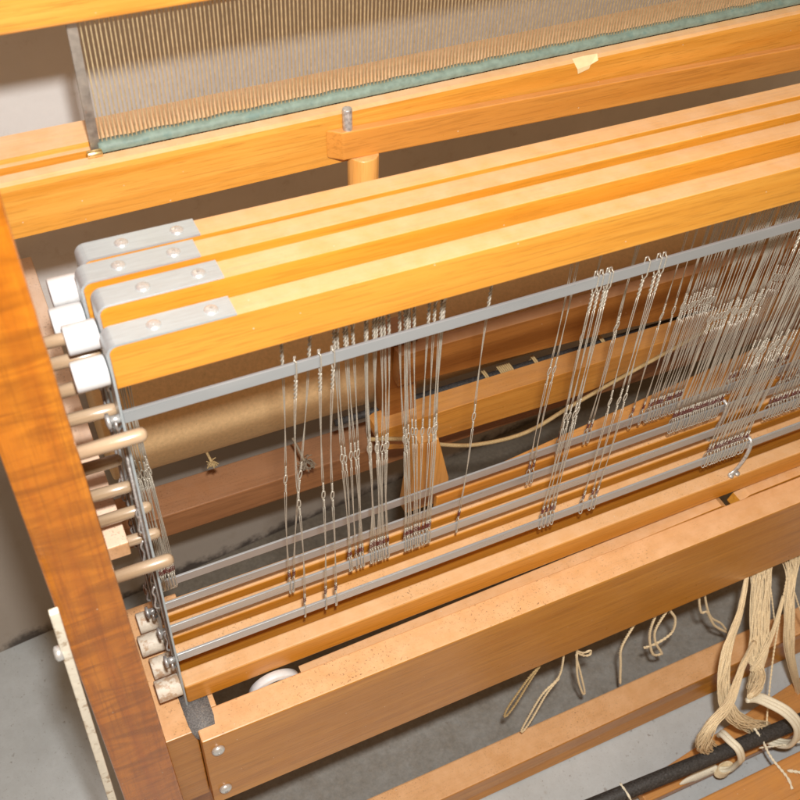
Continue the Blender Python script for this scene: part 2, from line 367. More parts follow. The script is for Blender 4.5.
# ------------------------------------------------------------------ heddle shafts
SH = {1: dict(y=-.002, yb=-.003, dx=.0, xl=-.2000, zt=.3680, h=.0345, pe=-.1190, sx=(-.1685, -.1326), zr=.3428, xr=-.2008),
      2: dict(y=.026, yb=.026, dx=.0, xl=-.1975, zt=.3755, h=.035, pe=-.1172, sx=(-.1664, -.1311), zr=.3486, xr=-.1985),
      3: dict(y=.0505, yb=.0505, dx=.0, xl=-.2015, zt=.3768, h=.035, pe=-.1245, sx=(-.1751, -.1397), zr=.3440, xr=-.2022),
      4: dict(y=.0745, yb=.074, dx=.0, xl=-.1965, zt=.3752, h=.035, pe=-.1174, sx=(-.1673, -.1307), zr=.3488, xr=-.1975)}
SL = {1: ('front', 'frontmost'), 2: ('second', 'second from the front'), 3: ('third', 'third from the front'), 4: ('rearmost', 'rearmost')}
T = .0016
for k, s in SH.items():
    base = (s['xl'], s['y'], -.067)
    sh = thing('heddle_shaft', {1: 'frontmost of the four wooden heddle shafts, its whole orange face showing',
                                2: 'wooden heddle shaft second from the front with aluminium corner plate',
                                3: 'wooden heddle shaft third from the front, close before the rearmost',
                                4: 'rearmost wooden heddle shaft, next to the beater'}[k], 'heddle shaft', base, 'four heddle shafts')
    Q = lambda n, b_, m, p=None, sm=False: obj(n, b_, m, p or sh, base, sm)
    xl, zt, y = s['xl'] + T, s['zt'] - T, s['y']
    hw = .00875
    bm = B(); c = .0055     # top bar with a rounded shoulder under the bracket
    prism(bm, [(xl + .0002, zt - s['h']), (.86, zt - s['h']), (.86, zt)] + [(xl + .0002 + c - c * math.sin(a * math.pi / 12), zt - c + c * math.cos(a * math.pi / 12)) for a in range(0, 7)], y - hw, y + hw, bev=.0013)
    Q('top_bar', bm, W_SHAFT)
    bm = B(); bx(bm, xl + .0002, .86, y - hw, y + hw, -.067, -.0385, .0022, seg=3)
    Q('bottom_bar', bm, W_LOW)
    # bracket: strip over the shoulder and down the end
    path = [(s['pe'], zt + T), (xl + c, zt + T)] + [(xl + c - (c + T) * math.sin(a * math.pi / 16), zt - c + (c + T) * math.cos(a * math.pi / 16)) for a in range(1, 9)] + [(xl - T, .20), (xl - T, -.070)]
    inn = [(s['pe'], zt + .0001), (xl + c, zt + .0001)] + [(xl + c - c * math.sin(a * math.pi / 16), zt - c + c * math.cos(a * math.pi / 16)) for a in range(1, 9)] + [(xl, .20), (xl, -.070)]
    bm = B()
    rows = []
    for (a, b_) in zip(path, inn):
        rows.append([bm.verts.new((a[0], y - hw - .0003, a[1])), bm.verts.new((a[0], y + hw + .0003, a[1])), bm.verts.new((b_[0], y + hw + .0003, b_[1])), bm.verts.new((b_[0], y - hw - .0003, b_[1]))])
    for r0, r1 in zip(rows, rows[1:]):
        for i in range(4): bm.faces.new([r0[i], r0[(i + 1) % 4], r1[(i + 1) % 4], r1[i]])
    bm.faces.new(rows[0]); bm.faces.new(rows[-1][::-1])
    br = Q('end_bracket', bm, ALU)
    for x in s['sx']:
        bm = B(); z0 = zt + T
        tube(bm, [(x, y, z0 - .0002), (x, y, z0 + .0004), (x, y, z0 + .0012), (x, y, z0 + .0017), (x, y, z0 + .0018)], [.0046, .0046, .0036, .0016, .0002], 20)
        tube(bm, [(x, y, z0 + .00175), (x, y, z0 + .0020)], .0013, 6, 1)
        obj('screw', bm, [SCREW, STEEL], br, base, False)
    bm = B(); cyl(bm, (s['xr'] - .0205, y, s['zr']), (s['xr'], y, s['zr']), .0099, 28, .0010); Q('roller', bm, WHITE, None, True)
    zl = {1: -.0440, 2: -.0515, 3: -.0486, 4: -.0482}[k]
    bm = B(); cyl(bm, (xl - T - .0215, y, zl), (xl - T - .0002, y, zl), .0100, 28, .0009); Q('roller', bm, DIRTYW, None, True)
    # flat heddle bars (upper and lower) with end bolts
    for zb in ((.300 if k == 1 else .3075), .0005):
        zr_ = zb + (.005 if zb < .1 else 0)
        bm = B(); yb = s['yb']
        hexa(bm, [(xl + .0008, yb - .0011, zb - .0052), (.86, yb - .0011, zr_ - .0052), (.86, yb + .0011, zr_ - .0052), (xl + .0008, yb + .0011, zb - .0052)],
             [(xl + .0008, yb - .0011, zb + .0052), (.86, yb - .0011, zr_ + .0052), (.86, yb + .0011, zr_ + .0052), (xl + .0008, yb + .0011, zb + .0052)], .0004)
        hb = Q('heddle_bar', bm, BARM)
        bm = B()
        tube(bm, [(xl - .0010, yb, zb), (xl - .0078, yb, zb)], .0030, 12)
        tube(bm, [(xl - .0078, yb, zb), (xl - .0100, yb, zb), (xl - .0108, yb, zb)], [.0054, .0054, .0030], 14)
        tube(bm, [(xl - .0050, yb - .006, zb + .004), (xl - .0055, yb - .008, zb + .001), (xl - .0050, yb - .007, zb - .003), (xl - .001, yb - .003, zb - .004)], .0011, 6)
        obj('bar_clip', bm, STEEL, hb, base, False)
    # spring wires and hooks along the bracket
    bm = B()
    for i in range(4):
        z0 = random.uniform(.03, .25); xx = xl - T - .0012 - random.random() * .002; yy = y + random.uniform(-.006, .006)
        tube(bm, smooth_path([(xx, yy, z0), (xx - .0025, yy - .001, z0 - .005), (xx - .001, yy + .001, z0 - .016), (xx - .003, yy, z0 - .026), (xx, yy, z0 - .030)], 4), .0009, 6)
    tube(bm, [(xl - T - .0012, y - .004, .285), (xl - T - .0022, y - .005, .15), (xl - T - .0012, y - .004, .012)], .0010, 6)
    Q('wire_hook', bm, STEEL, None, True)

def bar_hook(k, x):
    s = SH[k]; base = (s['xl'], s['y'], -.067); sh = [o for o in COL.objects if o.name.startswith('heddle_shaft')][k - 1]
    bm = B(); y0 = s['yb']
    p = smooth_path([(x + .004, y0 + .004, .012), (x + .0045, y0 - .0020, .010), (x + .004, y0 - .004, .003), (x + .003, y0 - .0045, -.010), (x + .001, y0 - .0035, -.024), (x - .003, y0 - .003, -.0335), (x - .009, y0 - .003, -.0370)], 5)
    tube(bm, p, .0021, 8, flat=.5)
    for dx in (-.007, .001): tube(bm, [(x + dx, y0 - .004, -.0390), (x + dx, y0 - .004, -.0365), (x + dx, y0 - .004, -.0355)], [.0034, .0032, .001], 14)
    obj('bar_hook', bm, STEEL, sh, base, True)
bar_hook(1, .4125); bar_hook(3, .4225)

# ------------------------------------------------------------------ heddles
def heddle_mesh(seed):
    rnd = random.Random(seed); bm = B(); r = .00037; H = .300
    bow1, bow2, mz, ez = rnd.uniform(-.0022, .0022), rnd.uniform(-.0016, .0016), rnd.uniform(-.0016, .0022), rnd.uniform(-.003, .003)
    g = .00062
    def pair(z0, z1, n, tw, amp, mat=0, rad=r):
        for sgn in (0, math.pi):
            pts = []
            for i in range(n + 1):
                t = i / n; z = z0 + (z1 - z0) * t; a = sgn + tw * t * 2 * math.pi
                pts.append((math.cos(a) * amp, math.sin(a) * amp, z))
            tube(bm, pts, rad, 5, mat)
    # closed wire loop round the lower bar
    def loop(zc, sg):
        pts = []
        for i in range(13):
            a = math.pi * i / 12
            pts.append((rnd.uniform(-.0002, .0002) + .0009 * math.sin(a * 2) , math.cos(a) * .0026, zc + sg * (.0065 + math.sin(a) * .0024)))
        pts = [(0, .0026, zc - sg * .0070)] + pts + [(0, -.0026, zc - sg * .0070)]
        pts = [(0, 0, zc - sg * .0125)] + pts + [(0, 0, zc - sg * .0125)]
        tube(bm, smooth_path(pts, 2), .00058, 5)
    loop(0, -1); loop(H, 1)
    pair(.0120, .0250, 16, 3.0, .00075, 0, .00056)
    pair(.0145 + mz * .5, .0210 + mz, 8, 1.6, .00100, 1, .00060)
    pair(.0250, .1350, 14, .4, .00070)
    pair(.1350, .1440, 10, 2.0, .00060, 0, .0005)
    pts = [(math.sin(a) * .0013, math.cos(a) * .0007, .1500 + -math.cos(a) * .0056) for a in [2 * math.pi * i / 14 for i in range(15)]]
    tube(bm, pts, .00062, 5)
    pair(.1560, .1650, 10, 2.0, .00060, 0, .0005)
    pair(.1650, .2700, 14, .4, .00070)
    pair(.2700, .2875, 20, 2.0, .00078, 0, .00074)
    for v in bm.verts:                      # real wires are never quite straight
        t = min(1, max(0, (v.co.z - .012) / .276))
        v.co.x += bow1 * math.sin(math.pi * t) + bow2 * math.sin(2 * math.pi * t)
        v.co.y += bow2 * .6 * math.sin(math.pi * t)
        if .02 < v.co.z < .28: v.co.z += ez * math.sin(math.pi * t)
    for p in bm.faces: p.smooth = True
    me = bpy.data.meshes.new('heddle'); bm.to_mesh(me); bm.free(); me.materials.append(WIRE); me.materials.append(MAROON)
    return me
HM = [heddle_mesh(i) for i in range(11)]
nh = 0
def put_heddles(k, xs, label, group=None, lean=0., jit=.0008):
    global nh
    s = SH[k]
    for x in xs:
        o = bpy.data.objects.new('wire_heddle', HM[random.randrange(11)]); COL.objects.link(o); nh += 1
        o.location = (x + random.uniform(-jit, jit) * .5, s['yb'], .0005 + max(0, (x + .2)) * .0047)
        l = lean + random.uniform(-jit, jit) * 1.5
        o.rotation_euler = (0, math.atan2(l, .3), random.uniform(-.22, .22))
        o.scale = (1, 1, ((.3 if k == 1 else .307) - .0042 * max(0, (x + .2))) / .3)
        tag(o, label, 'heddle', group)
def span(a, b, n): return [a + (b - a) * i / (n - 1) + random.uniform(-.25, .25) * (b - a) / (n - 1) for i in range(n)]
put_heddles(1, [-.0811], 'lone wire heddle hanging furthest left on the front heddle bar')
put_heddles(1, [-.0612, -.0515], 'one of two wire heddles hanging close together left on the front heddle bar', 'pair of heddles left on the front bar', -.0012, .0004)
put_heddles(1, [.1625, .1672, .1722, .1762], 'one of a tight bunch of four wire heddles mid front heddle bar', 'bunch of four heddles on the front bar', .0, .0006)
put_heddles(1, [.2090], 'lone wire heddle just right of the bunch of four on the front bar')
put_heddles(1, [.2200, .2245], 'one of two wire heddles on the front bar before the dense right hand mass', 'pair of heddles right of middle on the front bar', 0, .0003)
put_heddles(1, span(.3600, .4095, 14), 'wire heddle bunched by the front bar hook at the right', 'heddles bunched by the front bar hook', .012)
put_heddles(1, span(.50, .60, 12), 'wire heddle on the front shaft at the right edge of the picture', 'front shaft heddles at the right edge', .0)
put_heddles(2, [-.0845], 'left wire heddle of the crossed pair hanging on the second shaft', None, .0055, .0001)
put_heddles(2, [-.0810], 'right wire heddle of the crossed pair, leaning to the right on the second shaft', None, .0235, .0001)
put_heddles(2, span(-.0250, -.0125, 5), 'wire heddle in the left bunch of five on the second shaft', 'five heddles left on the second shaft', -.0150, .002)
put_heddles(2, span(-.0045, .0150, 9), 'wire heddle in the second bunch, of nine, on the second shaft', 'nine heddles on the second shaft', -.0125, .002)
put_heddles(2, span(.0310, .0440, 6), 'wire heddle in the left half of the bunch before the brown upright', 'six leaning heddles on the second shaft', -.0200, .002)
put_heddles(2, span(.0460, .0580, 5), 'wire heddle in the right half of the bunch before the brown upright', 'five upright heddles on the second shaft', -.0075, .0015)
put_heddles(2, [.0867], 'lone leaning wire heddle on the second shaft between two bunches', None, .002)
put_heddles(2, span(.4650, .60, 34), 'wire heddle in the dense right hand mass on the second shaft', 'dense heddles on the second shaft', .002)
put_heddles(3, [.1800, .1845], 'one of two wire heddles hanging alone on the third shaft', 'pair of heddles on the third shaft', .0, .0006)
put_heddles(3, span(.3560, .4180, 23), 'wire heddle in the dense mass by the hook on the third shaft', 'dense heddles on the third shaft', .006)
put_heddles(3, span(.50, .62, 18), 'wire heddle on the third shaft near the right edge', 'third shaft heddles near the right edge', .0)
put_heddles(4, span(-.1890, -.1765, 9), 'wire heddle parked against the left end of the rearmost shaft', 'heddles parked at the left end of the rearmost shaft', -.0040)
put_heddles(4, [.2293], 'lone wire heddle on the rearmost shaft behind the bunch of four')
put_heddles(4, [.2632, .2678], 'one of two wire heddles at the middle of the rearmost shaft', 'pair of heddles on the rearmost shaft', .004, .0004)
put_heddles(4, [.3205], 'left one of two spaced wire heddles before the dense rear mass')
put_heddles(4, [.3335], 'right one of two spaced wire heddles before the dense rear mass')
put_heddles(4, span(.3400, .3830, 13), 'wire heddle in the left dense mass on the rearmost shaft', 'left dense heddles on the rearmost shaft', .004)
put_heddles(4, span(.4460, .53, 18), 'wire heddle in the right dense mass on the rearmost shaft', 'right dense heddles on the rearmost shaft', .0)

# ------------------------------------------------------------------ beater and reed
YAW = .0270
def rot_about(o, piv, ang):
    o.location = Vector(piv); o.rotation_euler = (0, 0, ang)
BP = (-.23, .154, .34)
beater = thing('beater', 'orange wooden beater with race board below and cap above the reed', 'beater', BP); beater.rotation_euler = (0, 0, YAW)
bm = B()
# race board profile in YZ: front face, rounded nose, ledge, reed groove, rear ledge
prof = [(.154, .3400), (.154, .3775), (.1552, .3812), (.158, .3830), (.1660, .3835), (.1665, .3760), (.1745, .3760), (.1750, .3835), (.1790, .3838), (.1800, .3870), (.2080, .3880), (.2100, .3860), (.2100, .3400)]
a = [bm.verts.new((-.33, p[0], p[1])) for p in prof]; b = [bm.verts.new((.85, p[0], p[1])) for p in prof]
bm.faces.new(a); bm.faces.new(b[::-1])
for i in range(len(prof)): bm.faces.new([a[i], a[(i + 1) % len(prof)], b[(i + 1) % len(prof)], b[i]])
obj('race_board', bm, W_BEAT, beater, BP)
bm = B(); bx(bm, -.33, .85, .154, .1675, .4835, .545, .003, seg=3); bx(bm, -.33, .85, .1745, .194, .4835, .545, .003, seg=3); bx(bm, -.33, .85, .1660, .1760, .4960, .5440, 0)
obj('beater_cap', bm, W_BEAT, beater, BP)
RP = (-.161, .1700, .377)
reed = thing('weaving_reed', 'metal weaving reed with many fine upright dents held in the beater', 'reed', (BP[0] + (RP[0] - BP[0]) * math.cos(YAW) - (RP[1] - BP[1]) * math.sin(YAW), BP[1] + (RP[0] - BP[0]) * math.sin(YAW) + (RP[1] - BP[1]) * math.cos(YAW), RP[2])); reed.rotation_euler = (0, 0, YAW)
bm = B(); x = -.1525
while x < .80:
    xx = x + random.uniform(-.00012, .00012)
    r_ = bmesh.ops.create_cube(bm, size=1)
    for v in r_['verts']:
        sk = random.uniform(-.00003, .00003)
        v.co = Vector((xx + v.co.x * .00090, .1703 + v.co.y * .0008, .437 + v.co.z * .118))
    x += .00305
obj('dents', bm, REEDM, reed, RP)
bm = B(); bx(bm, -.1615, -.1545, .1695, .1712, .3775, .4940, .0003); obj('end_plate', bm, REEDEND, reed, RP)
bm = B()   # cloth tape over the lower edge of the reed, slightly wavy
n = 190; rows = []
for i in range(n + 1):
    x = -.1560 + (.95) * i / n
    wv = .0006 * math.sin(i * .9) * math.sin(i * .23) + random.uniform(-.0003, .0003)
    rows.append([bm.verts.new((x, .1664 + wv * .3, .3842)), bm.verts.new((x, .1650 + wv * .4, .3880)), bm.verts.new((x, .1674, .3906 + wv)), bm.verts.new((x, .1735, .3912 + wv)), bm.verts.new((x, .1743, .3842))])
for r0, r1 in zip(rows, rows[1:]):
    for j in range(4): bm.faces.new([r0[j], r0[j + 1], r1[j + 1], r1[j]])
bm.faces.new(rows[0]); bm.faces.new(rows[-1][::-1])
obj('edge_tape', bm, TEAL, reed, RP, True)
bm = B(); cyl(bm, (-.1655, .1650, .3860), (-.1550, .1650, .3860), .0028, 14, .0006); obj('end_wire', bm, BRASS, reed, RP, True)
bm = B()
tp = [(.2335, .1536, .3838), (.2440, .1536, .3843), (.2585, .1538, .3838), (.2580, .1538, .3800), (.2510, .1534, .3775), (.2500, .1534, .3740), (.2395, .1534, .3715), (.2380, .1534, .3760)]
tp2 = [(p[0], (p[1] - .0000) if p[2] < .382 else .1600, p[2]) for p in tp]
f0 = [bm.verts.new((x, (.1533 if z < .381 else .1570), z + (.0 if z < .381 else .0004))) for x, y, z in tp]
bm.faces.new(f0)
g = bmesh.ops.extrude_face_region(bm, geom=bm.faces[:]); bmesh.ops.translate(bm, verts=[e for e in g['geom'] if isinstance(e, bmesh.types.BMVert)], vec=(0, -.0003, .0003))
bmesh.ops.triangulate(bm, faces=bm.faces[:])
mp = Vector((.245, .1535, .378)); w_ = Matrix.Rotation(YAW, 3, 'Z') @ (mp - Vector(BP)) + Vector(BP)
o = single('masking_tape', bm, MASK, 'torn scrap of yellowish masking tape on the race board', 'tape', tuple(mp)); o.location = w_; o.rotation_euler = (0, 0, YAW)

# lever strip in front of the race board with its upright dowel
LP = (.016, .138, .355)
lev = thing('lever_bar', 'long orange wooden strip with metal pin and round upright dowel before the beater', 'lever', LP)
bm = B()
hexa(bm, [(.0215, .1515, .3472), (.85, .1625, .3212), (.85, .1715, .3200), (.0105, .1600, .3472)], [(.0205, .1515, .3712), (.85, .1625, .3452), (.85, .1715, .3440), (.0095, .1600, .3712)], .0010)
obj('strip', bm, W_STRIP, lev, LP)
bm = B(); cyl(bm, (.0265, .1562, .362), (.0258, .1562, .3885), .0038, 18, .0006); obj('metal_pin', bm, STEEL, lev, LP, True)
bm = B(); cyl(bm, (.0420, .1570, .225), (.0400, .1570, .3466), .0125, 28, .001); obj('dowel', bm, W_FOOT, lev, LP, True)

# ------------------------------------------------------------------ cloth roll, apron rod and cords behind the heddles
bm = B(); cyl(bm, (-.195, .2990, -.002), (.86, .2990, -.004), .0650, 72, .002)
single('cloth_roll', bm, PAPER, 'thick roll wrapped in brown kraft paper behind the heddles', 'cloth roll', (-.195, .299, -.002), smooth=True)
bm = B(); pts = [(.045, .2300, -.0380), (.128, .2300, -.0385), (.193, .2300, -.0405), (.4417, .2310, -.0460), (.80, .233, -.052)]
tube(bm, pts, [.0040, .0046, .0056, .0058, .0058], 16)
single('apron_rod', bm, ROD, 'black rod under the paper wrapped roll behind the heddles', 'rod', (.045, .23, -.038), smooth=True)
def cordloop(x, w_, lab, n):
    b_ = B()
    for i in range(n):
        xx = x + i * .0026
        tube(b_, smooth_path([(xx - .001, .2345, -.0320), (xx, .2235, -.0340), (xx + .001, .2215, -.0410), (xx + .002 + w_, .2250, -.0510), (xx + .003 + w_, .2330, -.0500), (xx + .002, .2380, -.042)], 4), .0012, 6)
    return single('lashing_cord', b_, YDARK, lab, 'cord', (x, .225, -.04), 'cord lashings on the apron rod', True)
cordloop(.232, .003, 'thin tan cord lashing at the left on the black apron rod', 2)
cordloop(.252, .008, 'broad tan band of cord wrapped round the black apron rod', 7)
cordloop(.298, .003, 'tan cord lashing right of the broad band on the apron rod', 2)
cordloop(.392, .003, 'tan cord lashing furthest right of those on the apron rod', 2)
bm = B()
ps = smooth_path([(.060, .170, -.010), (.110, .172, -.034), (.150, .172, -.060), (.195, .165, -.072), (.255, .160, -.072), (.315, .160, -.050), (.40, .160, -.022), (.50, .158, .012)], 6)
tube(bm, ps, .0024, 8, flat=1.6)
single('tan_strap', bm, YDARK, 'slack tan strap sagging below the lower orange rail', 'strap', (.195, .165, -.072), smooth=True)
def knot(p, lab, mat, n, sp, ln):
    b_ = B(); p = Vector(p); rn = random.Random(3)
    tube(b_, smooth_path([p + Vector((-.006, .02, .022)), p + Vector((-.002, .008, .008)), p], 4), .0016, 6)
    for i in range(n):
        d = Vector((rn.uniform(-1, 1), rn.uniform(-1, .6), rn.uniform(-1.2, .2))).normalized() * ln * rn.uniform(.6, 1)
        tube(b_, smooth_path([p, p + d * .5 + Vector((rn.uniform(-sp, sp), 0, rn.uniform(-sp, sp))), p + d], 3), .0006, 4)
    return single('knotted_tassel', b_, mat, lab, 'tassel', tuple(p), None, True)
knot((-.0935, .2430, -.054), 'small frayed tan knot hanging below the paper roll', YDARK, 26, .002, .009)
knot((.0080, .2300, -.086), 'frizzy grey yarn tangle behind the left heddle bunches', GREYY, 34, .006, .015)

# ------------------------------------------------------------------ yarn ends and loops under the front beam
def thread(name, pts, r, mat, lab, cat='thread', group=None, k=6, strands=1, sp=.0):
    b_ = B(); rn = random.Random(hash(lab) % 1000 if False else len(lab))
    P_ = smooth_path(pts, k)
    D_ = []                                     # resample finely so that the two plies can twist
    for a_, c_ in zip(P_, P_[1:]):
        q_ = max(1, int((c_ - a_).length / .0011)); D_ += [a_.lerp(c_, t_ / q_) for t_ in range(q_)]
    D_.append(P_[-1])
    for ph in (0, math.pi):
        pp = []
        for i, p in enumerate(D_):
            d = (D_[min(i + 1, len(D_) - 1)] - D_[max(i - 1, 0)]).normalized(); u = d.cross(Vector((.1, 1, .05))).normalized(); w2 = d.cross(u)
            a_ = ph + i * .75; pp.append(p + (u * math.cos(a_) + w2 * math.sin(a_)) * r * .52)
        tube(b_, pp, r * .62, 6)
    for _ in range(14):                         # stray fibres
        p = D_[rn.randrange(len(D_))]; d = Vector((rn.uniform(-1, 1), rn.uniform(-1, 1), rn.uniform(-1, 1))).normalized()
        tube(b_, [p, p + d * r * 1.8, p + d * r * 2.6 + Vector((0, 0, -r * .8))], .00012, 3)
    return single(name, b_, mat, lab, cat, tuple(pts[0]), group, True)
YR = .0013; G = 'thread ends hanging under the front beam'
Y0 = -.030
def lp(*q): return [(x, Y0 + (i * .0) - .010, z) for i, (x, z) in enumerate(q)]
thread('thread_loop', lp((.170, -.195), (.1759, -.2191), (.1645, -.2438), (.1475, -.290), (.1440, -.3120), (.1480, -.3140), (.1570, -.292), (.1685, -.250), (.1775, -.222)), YR, YDARK, 'shaded narrow thread loop furthest left under the front beam', group=G)
thread('thread_loop', lp((.206, -.195), (.2078, -.2156), (.2110, -.270), (.1930, -.2993), (.1810, -.350), (.1765, -.3760), (.1800, -.3800), (.1880, -.356), (.1995, -.303), (.2120, -.275)), YR, YARN, 'long pale thread loop hanging lowest under the front beam', group=G)
thread('thread_loop', lp((.221, -.195), (.2247, -.2144), (.2390, -.2859), (.2580, -.3440), (.2610, -.3430), (.2430, -.284), (.2270, -.232), (.2400, -.2440), (.2480, -.2480), (.2480, -.2380), (.2370, -.2360), (.2250, -.222)), YR, YARN, 'thread end with a small side loop under the front beam', group=G)
thread('thread_end', lp((.3045, -.195), (.3035, -.2159), (.2965, -.2642), (.3060, -.310), (.3186, -.3655)), .0016, YARN, 'single kinked thread end left of the knotted loop', group=G)
thread('thread_loop', lp((.3540, -.195), (.3533, -.2180), (.3700, -.250), (.3748, -.2825), (.3600, -.295), (.3400, -.2945), (.3370, -.292)), .0016, YARN, 'right curl of the round knotted thread loop under the beam', group=G)
thread('thread_loop', lp((.3330, -.195), (.3328, -.2156), (.3360, -.262), (.3560, -.3200), (.3720, -.3330), (.3700, -.3250), (.3520, -.290), (.3430, -.255), (.3500, -.215)), .0016, YARN, 'left drooping curl of the round knotted thread loop', group=G)
thread('thread_end', lp((.3930, -.195), (.3946, -.2162), (.4120, -.262), (.4240, -.2700), (.4500, -.316), (.4814, -.3532)), .0015, YARN, 'left thread end of two beside the yarn hank', group=G)
thread('thread_end', lp((.4000, -.195), (.4050, -.222), (.4330, -.284), (.4620, -.3200), (.4780, -.345)), .0014, YARN, 'right thread end of two beside the yarn hank', group=G)

def hank(pts, radii, n, lab, r=.00072, mat=YARN, group='hanks of warp yarn', name='yarn_hank', flat=.55, seed=1):
    b_ = B(); rn = random.Random(seed); P_ = smooth_path(pts, 6); m = len(P_)
    R_ = [radii[min(int(i / 6), len(radii) - 1)] * (1 - (i % 6) / 6) + radii[min(int(i / 6) + 1, len(radii) - 1)] * ((i % 6) / 6) for i in range(m)]
    for s_ in range(n):
        a = rn.uniform(0, 2 * math.pi); q = math.sqrt(rn.random()); tw = rn.uniform(.3, 1.1); ph = rn.uniform(0, 6)
        pts2 = []
        for i, p in enumerate(P_):
            d = (P_[min(i + 1, m - 1)] - P_[max(i - 1, 0)]).normalized(); u = d.cross(Vector((0, 1, 0))).normalized(); w2 = d.cross(u)
            aa = a + tw * i / m + .34 * math.sin(i * .55 + ph)
            pts2.append(p + (u * math.cos(aa) + w2 * math.sin(aa) * flat) * R_[i] * q * (1 + .22 * math.sin(i * .37 + ph * 2) * (1.6 if s_ % 9 == 0 else .6)) + Vector((rn.uniform(-1, 1), rn.uniform(-1, 1), rn.uniform(-1, 1))) * r * .25)
        tube(b_, pts2, r, 5)
    return single(name, b_, mat, lab, 'yarn', tuple(pts[0]), group, True)
hank([(.4800, -.035, -.190), (.4830, -.045, -.2150), (.4600, -.090, -.262), (.4470, -.118, -.295), (.4230, -.140, -.286), (.4020, -.1500, -.2740)], [.015, .0165, .0150, .0135, .0105, .0035], 120, 'thickest upright hank of cream warp yarn below the front beam', seed=3)
hank([(.4560, -.045, -.200), (.4290, -.075, -.2180), (.3930, -.103, -.2310), (.3790, -.128, -.2690), (.3880, -.150, -.3080), (.4180, -.158, -.3420), (.4440, -.1610, -.3680), (.450, -.160, -.384)], [.003, .0050, .008, .0085, .0085, .0100, .012, .010], 74, 'left branch hank of cream yarn bending sharply right down to the rod', seed=4)
hank([(.4450, -.100, -.262), (.4110, -.120, -.262), (.3730, -.148, -.270), (.3400, -.160, -.276), (.3400, -.161, -.3150), (.3620, -.160, -.3540), (.374, -.157, -.372)], [.004, .006, .008, .010, .011, .010, .007], 70, 'lower hank of yarn curving left round to the cord loop', seed=5)
hank([(.5250, -.035, -.190), (.5350, -.045, -.2250), (.5150, -.080, -.262), (.5200, -.110, -.330), (.5600, -.130, -.430)], [.011, .012, .008, .0055, .004], 56, 'hank of cream yarn at the right edge of the picture', seed=6)
hank([(.5080, -.070, -.244), (.4800, -.095, -.262), (.4540, -.112, -.270), (.4350, -.120, -.290)], [.003, .004, .005, .005], 18, 'thin slanting strands joining the two upright yarn hanks', seed=7)
thread('loose_thread', [(.5120, -.060, -.220), (.4860, -.105, -.300), (.4560, -.150, -.345), (.4480, -.168, -.368)], .0011, YARN, 'single straight cream thread right of the thick hank', cat='thread')
thread('loose_thread', [(.4905, -.050, -.215), (.4930, -.070, -.250), (.4950, -.090, -.285)], .0009, YARN, 'short loose thread hanging against the thick hank', cat='thread')
thread('loose_thread', [(.5300, -.060, -.245), (.5500, -.085, -.300), (.5950, -.110, -.380)], .0010, YARN, 'loose thread curving off the picture at the right edge', cat='thread')

# warp rod with cord loops
bm = B(); cyl(bm, (.150, -.1555, -.360), (.62, -.183, -.360), .0088, 24, .001)
single('warp_rod', bm, ROD, 'thick black rod across the lower right corner, tied with cream cords', 'rod', (.15, -.1555, -.36), smooth=True)
CG = 'white cords looped on the black rod'
def ribbon_cord(pts, n, w_, lab, r=.0024):
    b_ = B(); P_ = smooth_path(pts, 6)
    for i in range(n):
        o_ = (i - (n - 1) / 2) * w_
        tube(b_, [p + Vector((o_, o_ * .25, 0)) for p in P_], r, 8)
    return single('cord_loop', b_, CORD, lab, 'cord', tuple(pts[0]), CG, True)
ribbon_cord([(.3870, -.1500, -.3560), (.3835, -.1540, -.3440), (.3830, -.1660, -.3385), (.3870, -.1780, -.3410), (.3945, -.1840, -.3620), (.4000, -.1810, -.3850), (.3975, -.1780, -.4060), (.3890, -.1710, -.4140), (.3800, -.1660, -.4100)], 2, .0046, 'white cord loop at the left of the black rod, bound with thread', .0031)
ribbon_cord([(.4060, -.1490, -.2830), (.4200, -.1510, -.2900), (.4320, -.1600, -.2950), (.4460, -.1760, -.3010), (.4590, -.1890, -.3200), (.4670, -.1930, -.3480), (.4700, -.1900, -.3760), (.4640, -.1780, -.3900), (.4520, -.1640, -.3870), (.4450, -.1570, -.3740)], 3, .0046, 'broader white cord loop at the right of the black rod', .0032)
bm = B()
for i in range(8):
    c0 = Vector((.3925 - i * .0003, -.1745, -.4030 - i * .0015)); u = Vector((.95, 0, .15)).normalized(); w2 = Vector((0, -1, 0)).normalized()
    tube(bm, [c0 + (u * math.cos(t) * .0100 + w2 * math.sin(t) * .0064) for t in [2 * math.pi * j / 20 for j in range(21)]], .0009, 6)
single('binding_thread', bm, YARN, 'coils of thin thread binding the left white cord loop', 'thread', (.39, -.1745, -.405), smooth=True)
bm = B(); tube(bm, smooth_path([(.386, -.168, -.4080), (.372, -.166, -.4150), (.352, -.165, -.4160), (.334, -.165, -.4165)], 5), [.0060] * 10 + [.0048, .0042, .0036, .003, .002, .001], 8, flat=.5)
single('cord_tail', bm, CORD, 'flat white cord tail trailing left under the black rod', 'cord', (.386, -.168, -.408), smooth=True)
thread('twine', [(.4240, -.160, -.3450), (.4290, -.178, -.3560), (.4330, -.195, -.3700), (.4380, -.2220, -.3760), (.4350, -.2350, -.3780)], .0015, CORD, 'thin cream twine running over the rod and down across the boards', cat='twine')
thread('twine', [(.240, -.1520, -.3520), (.2400, -.1660, -.3500), (.2420, -.1750, -.3580), (.2450, -.1800, -.3740)], .0013, CORD, 'short cream twine round the left part of the black rod', cat='twine')
thread('twine', [(.4300, -.1790, -.3740), (.4700, -.1900, -.3760), (.5300, -.2030, -.3770)], .0011, CORD, 'cream twine lying level just below the black rod', cat='twine')
